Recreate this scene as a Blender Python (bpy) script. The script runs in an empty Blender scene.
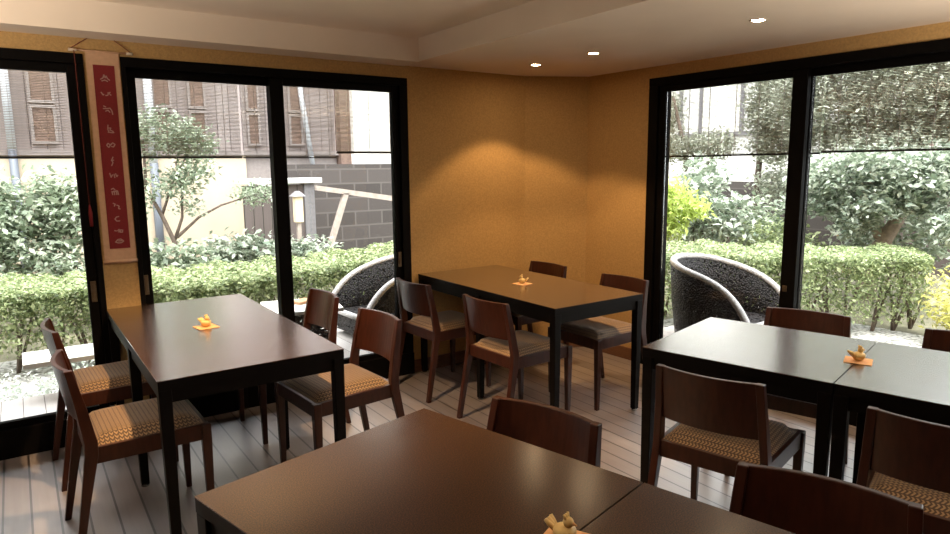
import bpy, math, random
import numpy as np
from mathutils import Vector, Matrix
random.seed(7)
RNG = np.random.default_rng(11)
S = bpy.context.scene
COL = S.collection
PI = math.pi

# ------------------------------------------------------------------ helpers
class MB:
    """collects shapes, links them as one mesh object"""
    def __init__(self, M=None):
        self.v = []; self.f = []; self.M = M; self.smooth = []
    def add(self, vs, fs, M=None, smooth=False):
        n = len(self.v)
        for p in vs:
            p = Vector(p)
            if M is not None: p = M @ p
            if self.M is not None: p = self.M @ p
            self.v.append(p[:])
        self.f += [tuple(i + n for i in f) for f in fs]
        self.smooth += [smooth] * len(fs)
        return self
    def box(self, x0, x1, y0, y1, z0, z1, M=None):
        vs = [(x, y, z) for x in (x0, x1) for y in (y0, y1) for z in (z0, z1)]
        fs = [(0, 1, 3, 2), (4, 6, 7, 5), (0, 4, 5, 1), (2, 3, 7, 6), (0, 2, 6, 4), (1, 5, 7, 3)]
        return self.add(vs, fs, M)
    def loft(self, rings, cap=True, closed=True, smooth=False, M=None):
        """rings: list of lists of points with equal length"""
        n = len(rings[0]); vs = [p for r in rings for p in r]; fs = []
        for i in range(len(rings) - 1):
            for j in range(n if closed else n - 1):
                k = (j + 1) % n
                fs.append((i * n + j, i * n + k, (i + 1) * n + k, (i + 1) * n + j))
        if cap:
            fs.append(tuple(range(n - 1, -1, -1)))
            fs.append(tuple((len(rings) - 1) * n + j for j in range(n)))
        return self.add(vs, fs, M, smooth)
    def bar(self, secs, M=None):
        """secs: (x, y, z, half width x, half width y) rectangular sections stacked upwards"""
        rings = [[(x - a, y - b, z), (x + a, y - b, z), (x + a, y + b, z), (x - a, y + b, z)] for x, y, z, a, b in secs]
        return self.loft(rings, M=M)
    def tube(self, pts, r, n=8, smooth=True, M=None):
        pts = [Vector(p) for p in pts]
        rs = r if isinstance(r, (list, tuple)) else [r] * len(pts)
        rings = []; prev = None
        for i, p in enumerate(pts):
            t = (pts[min(i + 1, len(pts) - 1)] - pts[max(i - 1, 0)]).normalized()
            ref = prev if prev is not None else (Vector((0, 0, 1)) if abs(t.z) < .9 else Vector((1, 0, 0)))
            a = t.cross(ref)
            if a.length < 1e-5: a = t.cross(Vector((0, 1, 0)))
            a.normalize(); b = a.cross(t).normalized(); prev = b
            rings.append([p + rs[i] * (math.cos(2 * PI * k / n) * a + math.sin(2 * PI * k / n) * b) for k in range(n)])
        return self.loft(rings, smooth=smooth, M=M)
    def lathe(self, prof, n=20, M=None, smooth=True):
        rings = [[(r * math.cos(2 * PI * k / n), r * math.sin(2 * PI * k / n), z) for k in range(n)] for r, z in prof]
        return self.loft(rings, M=M, smooth=smooth)
    def build(self, name, mat, parent=None, bevel=0, seg=2, subsurf=0):
        me = bpy.data.meshes.new(name)
        me.from_pydata(self.v, [], self.f); me.update()
        me.polygons.foreach_set('use_smooth', self.smooth)
        o = bpy.data.objects.new(name, me); COL.objects.link(o)
        if mat: me.materials.append(mat)
        if parent: o.parent = parent
        if bevel:
            b = o.modifiers.new('bevel', 'BEVEL'); b.width = bevel; b.segments = seg; b.limit_method = 'ANGLE'; b.harden_normals = False
        if subsurf:
            s = o.modifiers.new('sub', 'SUBSURF'); s.levels = subsurf; s.render_levels = subsurf
        return o

def tag(o, label=None, cat=None, group=None, kind=None):
    if label: o['label'] = label
    if cat: o['category'] = cat
    if group: o['group'] = group
    if kind: o['kind'] = kind
    return o
def thing(name, label, cat, loc=(0, 0, 0), rz=0, group=None):
    o = bpy.data.objects.new(name, None); COL.objects.link(o)
    o.location = loc; o.rotation_euler = (0, 0, rz); o.empty_display_size = .1
    return tag(o, label, cat, group)
def copy_tree(o, parent=None):
    c = o.copy(); COL.objects.link(c)
    if parent: c.parent = parent
    for ch in o.children: copy_tree(ch, c)
    return c
def struct(o, label=None):
    o['kind'] = 'structure'
    if label: o['label'] = label
    return o

# ------------------------------------------------------------------ materials
def nodes(name):
    m = bpy.data.materials.new(name); m.use_nodes = True
    nt = m.node_tree; b = nt.nodes['Principled BSDF']
    return m, nt, b
def N(nt, t, **kw):
    n = nt.nodes.new(t)
    for k, v in kw.items():
        if k in n.inputs: n.inputs[k].default_value = v
        else: setattr(n, k, v)
    return n
def ramp(nt, stops):
    r = nt.nodes.new('ShaderNodeValToRGB'); e = r.color_ramp.elements
    while len(e) < len(stops): e.new(.5)
    for i, (p, c) in enumerate(stops): e[i].position = p; e[i].color = (*c, 1)
    return r
def mat(name, col, rough=.5, noise=0, scale=20, spec=.5, bump=0, bscale=None, stretch=None, metal=0, coat=0):
    m, nt, b = nodes(name)
    b.inputs['Roughness'].default_value = rough; b.inputs['Metallic'].default_value = metal
    b.inputs['Specular IOR Level'].default_value = spec
    if coat: b.inputs['Coat Weight'].default_value = coat; b.inputs['Coat Roughness'].default_value = .2
    tc = N(nt, 'ShaderNodeTexCoord'); mp = N(nt, 'ShaderNodeMapping')
    if stretch: mp.inputs['Scale'].default_value = stretch
    nt.links.new(tc.outputs['Object'], mp.inputs['Vector'])
    nz = N(nt, 'ShaderNodeTexNoise', Scale=scale, Detail=5.0)
    nt.links.new(mp.outputs[0], nz.inputs['Vector'])
    c = np.array(col)
    r = ramp(nt, [(.3, c * (1 - noise)), (.7, np.clip(c * (1 + noise), 0, 1))])
    nt.links.new(nz.outputs[0], r.inputs[0]); nt.links.new(r.outputs[0], b.inputs['Base Color'])
    if bump:
        n2 = N(nt, 'ShaderNodeTexNoise', Scale=bscale or scale, Detail=4.0)
        nt.links.new(mp.outputs[0], n2.inputs['Vector'])
        bp = N(nt, 'ShaderNodeBump', Strength=bump, Distance=.01)
        nt.links.new(n2.outputs[0], bp.inputs['Height']); nt.links.new(bp.outputs[0], b.inputs['Normal'])
    return m

def leaf_mat(name, c0, c1, c2, trans=.35, rough=.4):
    m, nt, b = nodes(name)
    g = N(nt, 'ShaderNodeNewGeometry')
    r = ramp(nt, [(0, c0), (.5, c1), (1, c2)])
    nt.links.new(g.outputs['Random Per Island'], r.inputs[0])
    nt.links.new(r.outputs[0], b.inputs['Base Color'])
    b.inputs['Roughness'].default_value = rough
    t = N(nt, 'ShaderNodeBsdfTranslucent'); nt.links.new(r.outputs[0], t.inputs['Color'])
    mx = N(nt, 'ShaderNodeMixShader'); mx.inputs[0].default_value = trans
    nt.links.new(b.outputs[0], mx.inputs[1]); nt.links.new(t.outputs[0], mx.inputs[2])
    nt.links.new(mx.outputs[0], nt.nodes['Material Output'].inputs[0])
    return m

def plank_mat(name, ca, cb, groove, pitch, rough=.4, gw=.05, axis=0, grain=(40, 2, 40), spec=.5):
    m, nt, b = nodes(name)
    tc = N(nt, 'ShaderNodeTexCoord'); sx = N(nt, 'ShaderNodeSeparateXYZ')
    nt.links.new(tc.outputs['Object'], sx.inputs[0])
    dv = N(nt, 'ShaderNodeMath', operation='DIVIDE'); dv.inputs[1].default_value = pitch
    ad = N(nt, 'ShaderNodeMath', operation='ADD'); ad.inputs[1].default_value = .7
    nt.links.new(sx.outputs[axis], dv.inputs[0]); nt.links.new(dv.outputs[0], ad.inputs[0])
    fl = N(nt, 'ShaderNodeMath', operation='FLOOR'); fr = N(nt, 'ShaderNodeMath', operation='FRACT')
    nt.links.new(ad.outputs[0], fl.inputs[0]); nt.links.new(ad.outputs[0], fr.inputs[0])
    wn = N(nt, 'ShaderNodeTexWhiteNoise'); wn.noise_dimensions = '1D'; nt.links.new(fl.outputs[0], wn.inputs['W'])
    mp = N(nt, 'ShaderNodeMapping'); mp.inputs['Scale'].default_value = grain
    nt.links.new(tc.outputs['Object'], mp.inputs[0])
    nz = N(nt, 'ShaderNodeTexNoise', Scale=1.0, Detail=6.0); nt.links.new(mp.outputs[0], nz.inputs['Vector'])
    av = N(nt, 'ShaderNodeMath', operation='MULTIPLY_ADD'); av.inputs[1].default_value = .5
    mu = N(nt, 'ShaderNodeMath', operation='MULTIPLY'); mu.inputs[1].default_value = .5
    nt.links.new(wn.outputs[0], av.inputs[0]); nt.links.new(nz.outputs[0], mu.inputs[0]); nt.links.new(mu.outputs[0], av.inputs[2])
    r = ramp(nt, [(.15, ca), (.85, cb)]); nt.links.new(av.outputs[0], r.inputs[0])
    lt = N(nt, 'ShaderNodeMath', operation='LESS_THAN'); lt.inputs[1].default_value = gw
    nt.links.new(fr.outputs[0], lt.inputs[0])
    mx = N(nt, 'ShaderNodeMix', data_type='RGBA'); mx.inputs[7].default_value = (*groove, 1)
    nt.links.new(lt.outputs[0], mx.inputs[0]); nt.links.new(r.outputs[0], mx.inputs[6]); nt.links.new(mx.outputs[2], b.inputs['Base Color'])
    hs = N(nt, 'ShaderNodeMath', operation='MULTIPLY_ADD'); hs.inputs[1].default_value = -1.0
    nt.links.new(lt.outputs[0], hs.inputs[0]); nt.links.new(mu.outputs[0], hs.inputs[2])
    bp = N(nt, 'ShaderNodeBump', Strength=.35, Distance=.006); nt.links.new(hs.outputs[0], bp.inputs['Height']); nt.links.new(bp.outputs[0], b.inputs['Normal'])
    b.inputs['Roughness'].default_value = rough; b.inputs['Specular IOR Level'].default_value = spec
    return m

def speckle_mat(name, base, dots, rough, scale, spec=.5):
    m, nt, b = nodes(name)
    tc = N(nt, 'ShaderNodeTexCoord')
    vo = N(nt, 'ShaderNodeTexNoise', Scale=scale, Detail=2.0); nt.links.new(tc.outputs['Object'], vo.inputs['Vector'])
    r = ramp(nt, [(.40, base), (.62, dots)]); nt.links.new(vo.outputs[0], r.inputs[0]); nt.links.new(r.outputs[0], b.inputs['Base Color'])
    bp = N(nt, 'ShaderNodeBump', Strength=.04, Distance=.002); nt.links.new(vo.outputs[0], bp.inputs['Height']); nt.links.new(bp.outputs[0], b.inputs['Normal'])
    b.inputs['Roughness'].default_value = rough; b.inputs['Specular IOR Level'].default_value = spec
    b.inputs['Specular IOR Level'].default_value = .15
    lw = N(nt, 'ShaderNodeLayerWeight'); lw.inputs['Blend'].default_value = .5
    pw = N(nt, 'ShaderNodeMath', operation='POWER'); pw.inputs[1].default_value = 4.7
    ml = N(nt, 'ShaderNodeMath', operation='MULTIPLY_ADD'); ml.inputs[1].default_value = 1.6; ml.inputs[2].default_value = .012; ml.use_clamp = True
    nt.links.new(lw.outputs['Facing'], pw.inputs[0]); nt.links.new(pw.outputs[0], ml.inputs[0])
    gl = N(nt, 'ShaderNodeBsdfGlossy'); gl.inputs['Roughness'].default_value = .21; gl.inputs['Color'].default_value = (.9, .9, .9, 1)
    nt.links.new(bp.outputs[0], gl.inputs['Normal'])
    mx = N(nt, 'ShaderNodeMixShader'); nt.links.new(ml.outputs[0], mx.inputs[0]); nt.links.new(b.outputs[0], mx.inputs[1]); nt.links.new(gl.outputs[0], mx.inputs[2])
    nt.links.new(mx.outputs[0], nt.nodes['Material Output'].inputs[0])
    return m

def seat_mat():
    m, nt, b = nodes('seat_weave')
    tc = N(nt, 'ShaderNodeTexCoord'); sx = N(nt, 'ShaderNodeSeparateXYZ'); nt.links.new(tc.outputs['Object'], sx.inputs[0])
    def mth(op, a, bb=None):
        n = N(nt, 'ShaderNodeMath', operation=op)
        for i, q in enumerate((a, bb)):
            if q is None: continue
            if isinstance(q, (int, float)): n.inputs[i].default_value = q
            else: nt.links.new(q, n.inputs[i])
        return n.outputs[0]
    zig = mth('PINGPONG', mth('MULTIPLY', sx.outputs[0], 1.0), .008)
    st = mth('FRACT', mth('DIVIDE', mth('ADD', sx.outputs[1], zig), .0125))
    k = mth('GREATER_THAN', st, .5)
    st2 = mth('GREATER_THAN', mth('FRACT', mth('DIVIDE', sx.outputs[0], .016)), .80)
    k2 = mth('MAXIMUM', k, st2)
    nz = N(nt, 'ShaderNodeTexNoise', Scale=300.0); nt.links.new(tc.outputs['Object'], nz.inputs['Vector'])
    mx = N(nt, 'ShaderNodeMix', data_type='RGBA'); mx.inputs[6].default_value = (.36, .235, .125, 1); mx.inputs[7].default_value = (.085, .05, .028, 1)
    nt.links.new(k2, mx.inputs[0]); nt.links.new(mx.outputs[2], b.inputs['Base Color'])
    bp = N(nt, 'ShaderNodeBump', Strength=.3, Distance=.002); nt.links.new(k2, bp.inputs['Height']); nt.links.new(bp.outputs[0], b.inputs['Normal'])
    b.inputs['Roughness'].default_value = .75; b.inputs['Sheen Weight'].default_value = .2
    return m

def wicker_mat(name, dark, light):
    m, nt, b = nodes(name)
    tc = N(nt, 'ShaderNodeTexCoord')
    ck = N(nt, 'ShaderNodeTexVoronoi', Scale=70.0); nt.links.new(tc.outputs['Object'], ck.inputs['Vector'])
    r = ramp(nt, [(0, light), (.45, dark)]); nt.links.new(ck.outputs['Distance'], r.inputs[0]); nt.links.new(r.outputs[0], b.inputs['Base Color'])
    bp = N(nt, 'ShaderNodeBump', Strength=.8, Distance=.01); bp.invert = True
    nt.links.new(ck.outputs['Distance'], bp.inputs['Height']); nt.links.new(bp.outputs[0], b.inputs['Normal'])
    b.inputs['Roughness'].default_value = .55; b.inputs['Specular IOR Level'].default_value = .3
    hole = N(nt, 'ShaderNodeMath', operation='GREATER_THAN'); hole.inputs[1].default_value = .72
    nt.links.new(ck.outputs['Distance'], hole.inputs[0])
    tr = N(nt, 'ShaderNodeBsdfTransparent'); mx = N(nt, 'ShaderNodeMixShader')
    nt.links.new(hole.outputs[0], mx.inputs[0]); nt.links.new(b.outputs[0], mx.inputs[1]); nt.links.new(tr.outputs[0], mx.inputs[2])
    nt.links.new(mx.outputs[0], nt.nodes['Material Output'].inputs[0])
    return m

def glass_mat():
    m, nt, b = nodes('pane_glass')
    tr = N(nt, 'ShaderNodeBsdfTransparent'); tr.inputs[0].default_value = (.98, .99, .985, 1)
    gl = N(nt, 'ShaderNodeBsdfGlossy'); gl.inputs['Roughness'].default_value = .02
    fr = N(nt, 'ShaderNodeFresnel'); fr.inputs['IOR'].default_value = 1.35
    mx = N(nt, 'ShaderNodeMixShader')
    nt.links.new(fr.outputs[0], mx.inputs[0]); nt.links.new(tr.outputs[0], mx.inputs[1]); nt.links.new(gl.outputs[0], mx.inputs[2])
    nt.links.new(mx.outputs[0], nt.nodes['Material Output'].inputs[0])
    return m
def emit(name, col, s):
    m, nt, b = nodes(name)
    b.inputs['Emission Color'].default_value = (*col, 1); b.inputs['Emission Strength'].default_value = s
    b.inputs['Base Color'].default_value = (*col, 1)
    return m
def gravel_mat():
    m, nt, b = nodes('white_gravel')
    tc = N(nt, 'ShaderNodeTexCoord'); v = N(nt, 'ShaderNodeTexVoronoi', Scale=28.0); nt.links.new(tc.outputs['Object'], v.inputs['Vector'])
    r = ramp(nt, [(0, (.58, .57, .54)), (.5, (.38, .37, .35)), (.8, (.14, .14, .12))]); nt.links.new(v.outputs['Distance'], r.inputs[0])
    nt.links.new(r.outputs[0], b.inputs['Base Color']); b.inputs['Roughness'].default_value = .8
    bp = N(nt, 'ShaderNodeBump', Strength=.8, Distance=.03); bp.invert = True; nt.links.new(v.outputs['Distance'], bp.inputs['Height']); nt.links.new(bp.outputs[0], b.inputs['Normal'])
    return m
def block_mat(name, c1, c2, mortar):
    m, nt, b = nodes(name)
    tc = N(nt, 'ShaderNodeTexCoord'); mp = N(nt, 'ShaderNodeMapping'); mp.inputs['Rotation'].default_value = (PI / 2, 0, 0)
    nt.links.new(tc.outputs['Object'], mp.inputs[0])
    br = N(nt, 'ShaderNodeTexBrick', Scale=1.0); br.inputs['Brick Width'].default_value = .42; br.inputs['Row Height'].default_value = .2; br.inputs['Mortar Size'].default_value = .012
    br.inputs['Color1'].default_value = (*c1, 1); br.inputs['Color2'].default_value = (*c2, 1); br.inputs['Mortar'].default_value = (*mortar, 1)
    nt.links.new(mp.outputs[0], br.inputs['Vector']); nt.links.new(br.outputs[0], b.inputs['Base Color']); b.inputs['Roughness'].default_value = .85
    return m

M_floor = plank_mat('floor_boards', (.18, .158, .16), (.32, .29, .29), (.012, .01, .01), .1, rough=.40, gw=.085, grain=(45, 2.5, 1))
M_floor.node_tree.nodes['Principled BSDF'].inputs['Coat Weight'].default_value = 1; M_floor.node_tree.nodes['Principled BSDF'].inputs['Coat Roughness'].default_value = .35; M_floor.node_tree.nodes['Principled BSDF'].inputs['Coat IOR'].default_value = 1.7
M_deck = plank_mat('deck_boards', (.42, .38, .35), (.54, .50, .47), (.1, .08, .07), .1, rough=.7, gw=.04)
M_wall = mat('ochre_plaster', (.52, .34, .145), .9, .12, 90, .2, .25, 160)
M_ceil = mat('ceiling_paint', (.86, .77, .67), .9, .03, 3, .2)
M_black = mat('black_frame', (.003, .0025, .0025), .6, .1, 30, .08)
M_brown = mat('dark_unseen_wall', (.10, .045, .025), .4, .3, 6, .5, stretch=(1, 1, 12))
M_base = mat('skirting_wood', (.16, .075, .04), .45, .25, 6, .5, stretch=(3, 3, 20))
M_table = speckle_mat('table_top_lacquer', (.013, .0045, .002), (.066, .023, .006), .45, 330, .5)
M_tleg = mat('table_leg_black', (.004, .003, .003), .55, .1, 30, .12)
M_chair = mat('chair_wood', (.040, .0110, .0058), .36, .3, 10, .42, stretch=(6, 6, 1.2))
M_seat = seat_mat()
M_glide = mat('glide_metal', (.3, .3, .3), .25, .05, 30, metal=1)
M_glass = glass_mat()
M_handle = mat('handle_bronze', (.16, .12, .08), .45, .15, 60, metal=.7)
M_bulb = emit('lamp_glow', (1, .70, .40), 200)
M_lampring = mat('lamp_ring', (.62, .55, .47), .5, .02, 20)
M_red = mat('scroll_red_silk', (.21, .013, .017), .8, .1, 120)
M_paper = mat('scroll_paper', (.62, .40, .26), .85, .06, 60)
M_ink = mat('scroll_brush_white', (.45, .29, .27), .8, .1, 100)
M_cord = mat('scroll_cord', (.20, .04, .03), .8, .1, 100)
M_knob = mat('scroll_rod_end', (.72, .62, .5), .4, .05, 50)
M_mat = mat('coaster_paper', (.82, .47, .22), .8, .06, 120)
M_bird = mat('ornament_yellow', (.80, .60, .26), .5, .12, 60)
M_blind = mat('bamboo_slats', (.36, .30, .26), .7, .25, 8, stretch=(1, 1, 60))
M_blindp = mat('pale_bamboo_slats', (.62, .58, .50), .7, .15, 8, stretch=(1, 1, 60))
M_hem = mat('blind_hem', (.035, .026, .022), .6, .1, 30)
M_wick = wicker_mat('wicker_weave', (.010, .008, .008), (.09, .08, .08))
M_rim = mat('wicker_rim', (.50, .47, .45), .45, .3, 90, bump=.6, bscale=120)  # pale grey holds the sky's reflection along the braided rim
M_cush = mat('pale_cushion', (.62, .60, .57), .85, .05, 60)
M_wht = mat('weathered_pale_top', (.72, .69, .63), .5, .06, 30)
M_gravel = gravel_mat()
M_soil = mat('garden_soil', (.13, .12, .075), .95, .4, 6, bump=.6, bscale=60)
M_cream = mat('cream_render', (.50, .41, .31), .9, .05, 3)
M_greywood = plank_mat('grey_cladding', (.22, .18, .17), (.34, .29, .275), (.09, .07, .07), .16, rough=.85, gw=.07, grain=(30, 30, 1.5))
M_shutter = mat('brown_shutter', (.17, .11, .085), .8, .2, 20)
M_greytrim = mat('grey_trim_wood', (.27, .23, .215), .8, .1, 20)
M_pipe = mat('pale_pipe', (.62, .64, .68), .5, .04, 20)
M_pipedk = mat('dark_pipe', (.10, .11, .13), .5, .04, 20)
M_fence = plank_mat('fence_boards', (.09, .07, .065), (.15, .12, .11), (.03, .025, .02), .11, rough=.85, gw=.1, grain=(40, 40, 2))
M_post = mat('grey_post', (.17, .16, .165), .8, .12, 30)
M_cap = mat('pale_cap', (.62, .60, .58), .7, .06, 20)
M_block = block_mat('dark_blocks', (.045, .037, .034), (.07, .058, .054), (.10, .087, .08))
M_beamwood = mat('weathered_beam', (.36, .30, .26), .8, .15, 20)
M_whitewall = mat('white_building', (.80, .78, .74), .9, .03, 3)
M_curtain = mat('pale_curtain', (.86, .83, .75), .9, .03, 20, stretch=(1, 20, 1))
M_winframe = mat('grey_window_frame', (.20, .19, .20), .6, .05, 20)
M_lantern = mat('lantern_panel', (.82, .66, .45), .6, .03, 20)
M_bark = mat('bark', (.13, .095, .075), .9, .3, 25, bump=.5)
M_barkp = mat('pale_bark', (.30, .23, .19), .9, .25, 25, bump=.5)
M_book = mat('brown_cover', (.50, .27, .13), .6, .1, 40)
L_hedge = leaf_mat('hedge_leaf', (.12, .16, .07), (.27, .33, .15), (.50, .54, .30))
L_shrub = leaf_mat('shrub_leaf', (.16, .21, .14), (.34, .40, .28), (.60, .64, .52), .3, .3)
L_tree = leaf_mat('tree_leaf', (.20, .22, .165), (.38, .40, .30), (.58, .59, .49), .3, .35)
L_gloss = leaf_mat('glossy_leaf', (.15, .20, .14), (.33, .38, .29), (.62, .65, .55), .3, .25)
L_lime = leaf_mat('lime_leaf', (.36, .46, .10), (.52, .62, .16), (.68, .76, .30), .5, .45)
L_yel = leaf_mat('yellow_leaf', (.40, .42, .10), (.62, .58, .18), (.75, .70, .35), .4, .45)
L_white = leaf_mat('silver_leaf', (.35, .42, .32), (.62, .65, .58), (.82, .82, .78), .3, .5)

# ------------------------------------------------------------------ camera
cam = bpy.data.cameras.new('camera'); co = bpy.data.objects.new('camera', cam); COL.objects.link(co)
cam.sensor_width = 36; cam.lens = 659.952 / 950 * 36; cam.clip_end = 200; cam.clip_start = .05
yaw, pit, rol = (math.radians(a) for a in (34.7276303, 8.76013245, -.54172895))
fw = Vector((math.sin(yaw) * math.cos(pit), math.cos(yaw) * math.cos(pit), -math.sin(pit)))
rt = Vector((math.cos(yaw), -math.sin(yaw), 0)); up = rt.cross(fw)
r2 = math.cos(rol) * rt + math.sin(rol) * up; u2 = -math.sin(rol) * rt + math.cos(rol) * up
mw = Matrix.Identity(4)
for i in range(3): mw[i][0] = r2[i]; mw[i][1] = u2[i]; mw[i][2] = -fw[i]
mw[2][3] = 1.436
co.matrix_world = mw
S.camera = co

# ------------------------------------------------------------------ room shell
YW = 3.93; XL = -2.3; YB = -2.6; ZC = 2.085; ZU = 2.225; ZTOP = 2.45
bt = Vector((.0316, -.9995, 0)); bn = Vector((.9995, .0316, 0)); B0 = Vector((3.637, 3.22, 0))
MBf = Matrix(((bt.x, bn.x, 0, B0.x), (bt.y, bn.y, 0, B0.y), (0, 0, 1, 0), (0, 0, 0, 1)))   # local: x along wall to the front, y outward, z up
struct(MB().box(XL, 3.95, YB, YW + .02, -.05, 0).build('floor', M_floor))
# ceilings
struct(MB().box(XL, 2.165, YB, YW + .15, ZU, ZTOP).build('ceiling', M_ceil))
struct(MB().box(2.165, 4.05, YB, 4.15, ZC, ZTOP).build('ceiling_lowered', M_ceil))
struct(MB().box(XL, 2.165, 3.72, YW + .15, 2.082, ZU).build('beam', M_ceil))
# left wall (with the two sliding doors)
w = MB()
w.box(.347, .514, YW, YW + .14, 0, 2.082)
w.box(2.19, 3.24, YW, YW + .14, 0, ZC)
w.box(XL, .347, YW, YW + .14, 2.005, 2.082); w.box(.514, 2.19, YW, YW + .14, 2.005, 2.082)
w.box(XL, -1.75, YW, YW + .14, 0, 2.005)
struct(w.build('wall_left', M_wall))
# corner wall
a, b_ = Vector((3.19, 3.93, 0)), Vector((3.63, 3.70, 0))
d = (b_ - a).normalized(); n = Vector((-d.y, d.x, 0))
w = MB(); P = [a, b_, b_ + n * .25, a + n * .25]
w.loft([[(q.x, q.y, 0) for q in P], [(q.x, q.y, ZC) for q in P]])
struct(w.build('wall_corner', M_wall))
# right wall, local frame of wall B : local x 0 = y 3.22
JA, MU0, MU1, JE = .090, 1.085, 1.172, 3.12
w = MB(MBf)
w.box(-.52, JA, 0, .14, 0, ZC); w.box(JA, JE, 0, .14, 2.008, ZC); w.box(JE, 5.83, 0, .14, 0, ZC)
struct(w.build('wall_right', M_wall))
struct(MB().box(XL - .1, XL, YB, YW + .14, 0, ZU).build('wall_side', M_brown))  # both unseen walls are coloured dark to cut bounced light
struct(MB().box(XL, 4.0, YB - .1, YB, 0, ZU).build('wall_behind', M_brown))
# baseboards
w = MB(MBf); w.box(-.50, JA, -.015, 0, 0, .09)
struct(w.build('baseboard_right', M_base, bevel=.003))
w = MB(); Q = [a, b_, b_ - n * .015, a - n * .015]
w.loft([[(q.x, q.y, 0) for q in Q], [(q.x, q.y, .09) for q in Q]])
struct(w.build('baseboard_corner', M_base, bevel=.003))
struct(MB().box(2.19, 3.19, YW - .015, YW, 0, .09).build('baseboard_left', M_base, bevel=.003))

def sash(par, x0, x1, y0, y1, z0, z1, sl, sr, top, bot, M=None, handle=None):
    """one sliding leaf: frame ring, glass, handle"""
    f = MB(M)
    f.box(x0, x0 + sl, y0, y1, z0, z1); f.box(x1 - sr, x1, y0, y1, z0, z1)
    f.box(x0 + sl, x1 - sr, y0, y1, z1 - top, z1); f.box(x0 + sl, x1 - sr, y0, y1, z0, z0 + bot)
    s = f.build('sash', M_black, par, bevel=.003)
    ym = (y0 + y1) / 2
    MB(M).box(x0 + sl, x1 - sr, ym - .003, ym + .003, z0 + bot, z1 - top).build('glass', M_glass, s)
    if handle is not None:
        hx, hz, hh = handle
        hb = MB(M).box(hx - .013, hx + .013, y0 - .006, y0 + .002, hz - hh, hz + hh)
        hb.box(hx - .007, hx + .007, y0 - .009, y0 - .005, hz - hh * .75, hz + hh * .75)
        hb.build('handle', M_handle, s, bevel=.002)
    return s
# door_1 : left of the scroll
fr = MB()
fr.box(-1.75, .347, YW - .01, YW + .14, 1.955, 2.005); fr.box(.318, .347, YW - .01, YW + .14, .175, 1.955); fr.box(-1.75, -1.71, YW - .01, YW + .14, .175, 1.955)
fr.box(-1.75, .347, YW - .02, YW + .14, 0, .150)
d1 = struct(fr.build('door_1', M_black, bevel=.003), 'black framed sliding glass door left of the red scroll')
sash(d1, -.73, .318, YW + .01, YW + .05, .150, 1.955, .07, .048, .043, .03, handle=(.296, .80, .055))
sash(d1, -1.71, -.66, YW + .06, YW + .10, .150, 1.955, .07, .07, .043, .03)
# door_2 : right of the scroll
fr = MB()
fr.box(.512, 2.19, YW - .01, YW + .14, 1.955, 2.005); fr.box(.512, .535, YW - .01, YW + .14, .15, 1.955); fr.box(2.13, 2.19, YW - .01, YW + .14, .15, 1.955)
fr.box(.512, 2.19, YW - .02, YW + .14, 0, .150)
d2 = struct(fr.build('door_2', M_black, bevel=.003), 'black framed sliding glass door right of the red scroll')
sash(d2, .535, 1.365, YW + .06, YW + .10, .150, 1.955, .05, .075, .043, .03, handle=(.552, .80, .055))
sash(d2, 1.285, 2.13, YW + .01, YW + .05, .150, 1.955, .08, .045, .043, .03, handle=(2.11, .81, .05))
# door_3 : right wall
fr = MB(MBf)
fr.box(JA, JE, -.01, .14, 1.955, 2.008); fr.box(JA, JA + .075, -.01, .14, .15, 1.955); fr.box(JE - .07, JE, -.01, .14, .15, 1.955)
fr.box(JA, JE, -.02, .14, 0, .150)
d3 = struct(fr.build('door_3', M_black, bevel=.003), 'wide black framed sliding glass doors in the right wall')
sash(d3, JA + .075, MU1, .01, .05, .150, 1.955, .05, MU1 - MU0, .043, .03, MBf, handle=(MU0 + .03, .70, .018))
sash(d3, MU1 - .075, 2.15, .06, .10, .150, 1.955, .075, .08, .043, .03, MBf)
sash(d3, 2.08, JE - .07, .01, .05, .150, 1.955, .08, .05, .043, .03, MBf)

# ------------------------------------------------------------------ ceiling lamps
def spot(x, y, z, e, ang=98, blend=.25, col=(1, .62, .30), r=.03, tilt=(0, 0)):
    l = bpy.data.lights.new('downlight_beam', 'SPOT'); l.energy = e; l.spot_size = math.radians(ang); l.spot_blend = blend; l.color = col; l.shadow_soft_size = r
    o = bpy.data.objects.new('downlight_beam', l); COL.objects.link(o); o.location = (x, y, z - .035); o.rotation_euler = (*tilt, 0)
    return o
def downlight(x, y, z, label, first=[None]):
    if first[0] is None:
        t = thing('ceiling_downlight', label, 'ceiling light', (x, y, z), 0, 'recessed ceiling downlights')
        MB().lathe([(.029, 0), (.029, -.003), (.038, -.004), (.040, 0)], 28).build('trim_ring', M_lampring, t)
        MB().lathe([(.0, -.0015), (.027, -.002), (.028, .0)], 24).build('lamp', M_bulb, t)
        first[0] = t
    else:
        t = copy_tree(first[0]); t.location = (x, y, z); t['label'] = label
    return t
E_S = 30
for x, y, z, lab in ((2.89, 3.45, ZC, 'round recessed ceiling downlight nearest the ochre corner wall'),
                     (2.89, 2.92, ZC, 'round recessed ceiling downlight second from the ochre corner'),
                     (2.89, 1.86, ZC, 'round recessed ceiling downlight nearest the right hand windows')):
    downlight(x, y, z, lab); spot(x, y, z, E_S); spot(x, y, z, 30, 60, 1)
# lamps of the same kind above the frame
for x, y, z, e, lab in ((.72, 2.62, ZU, 210, 'recessed ceiling downlight above the left table'),
                     (.78, 1.05, ZU, 10, 'recessed ceiling downlight above the foreground table')):
    downlight(x, y, z, lab); spot(x, y, z, e, 92, .35)
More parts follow.
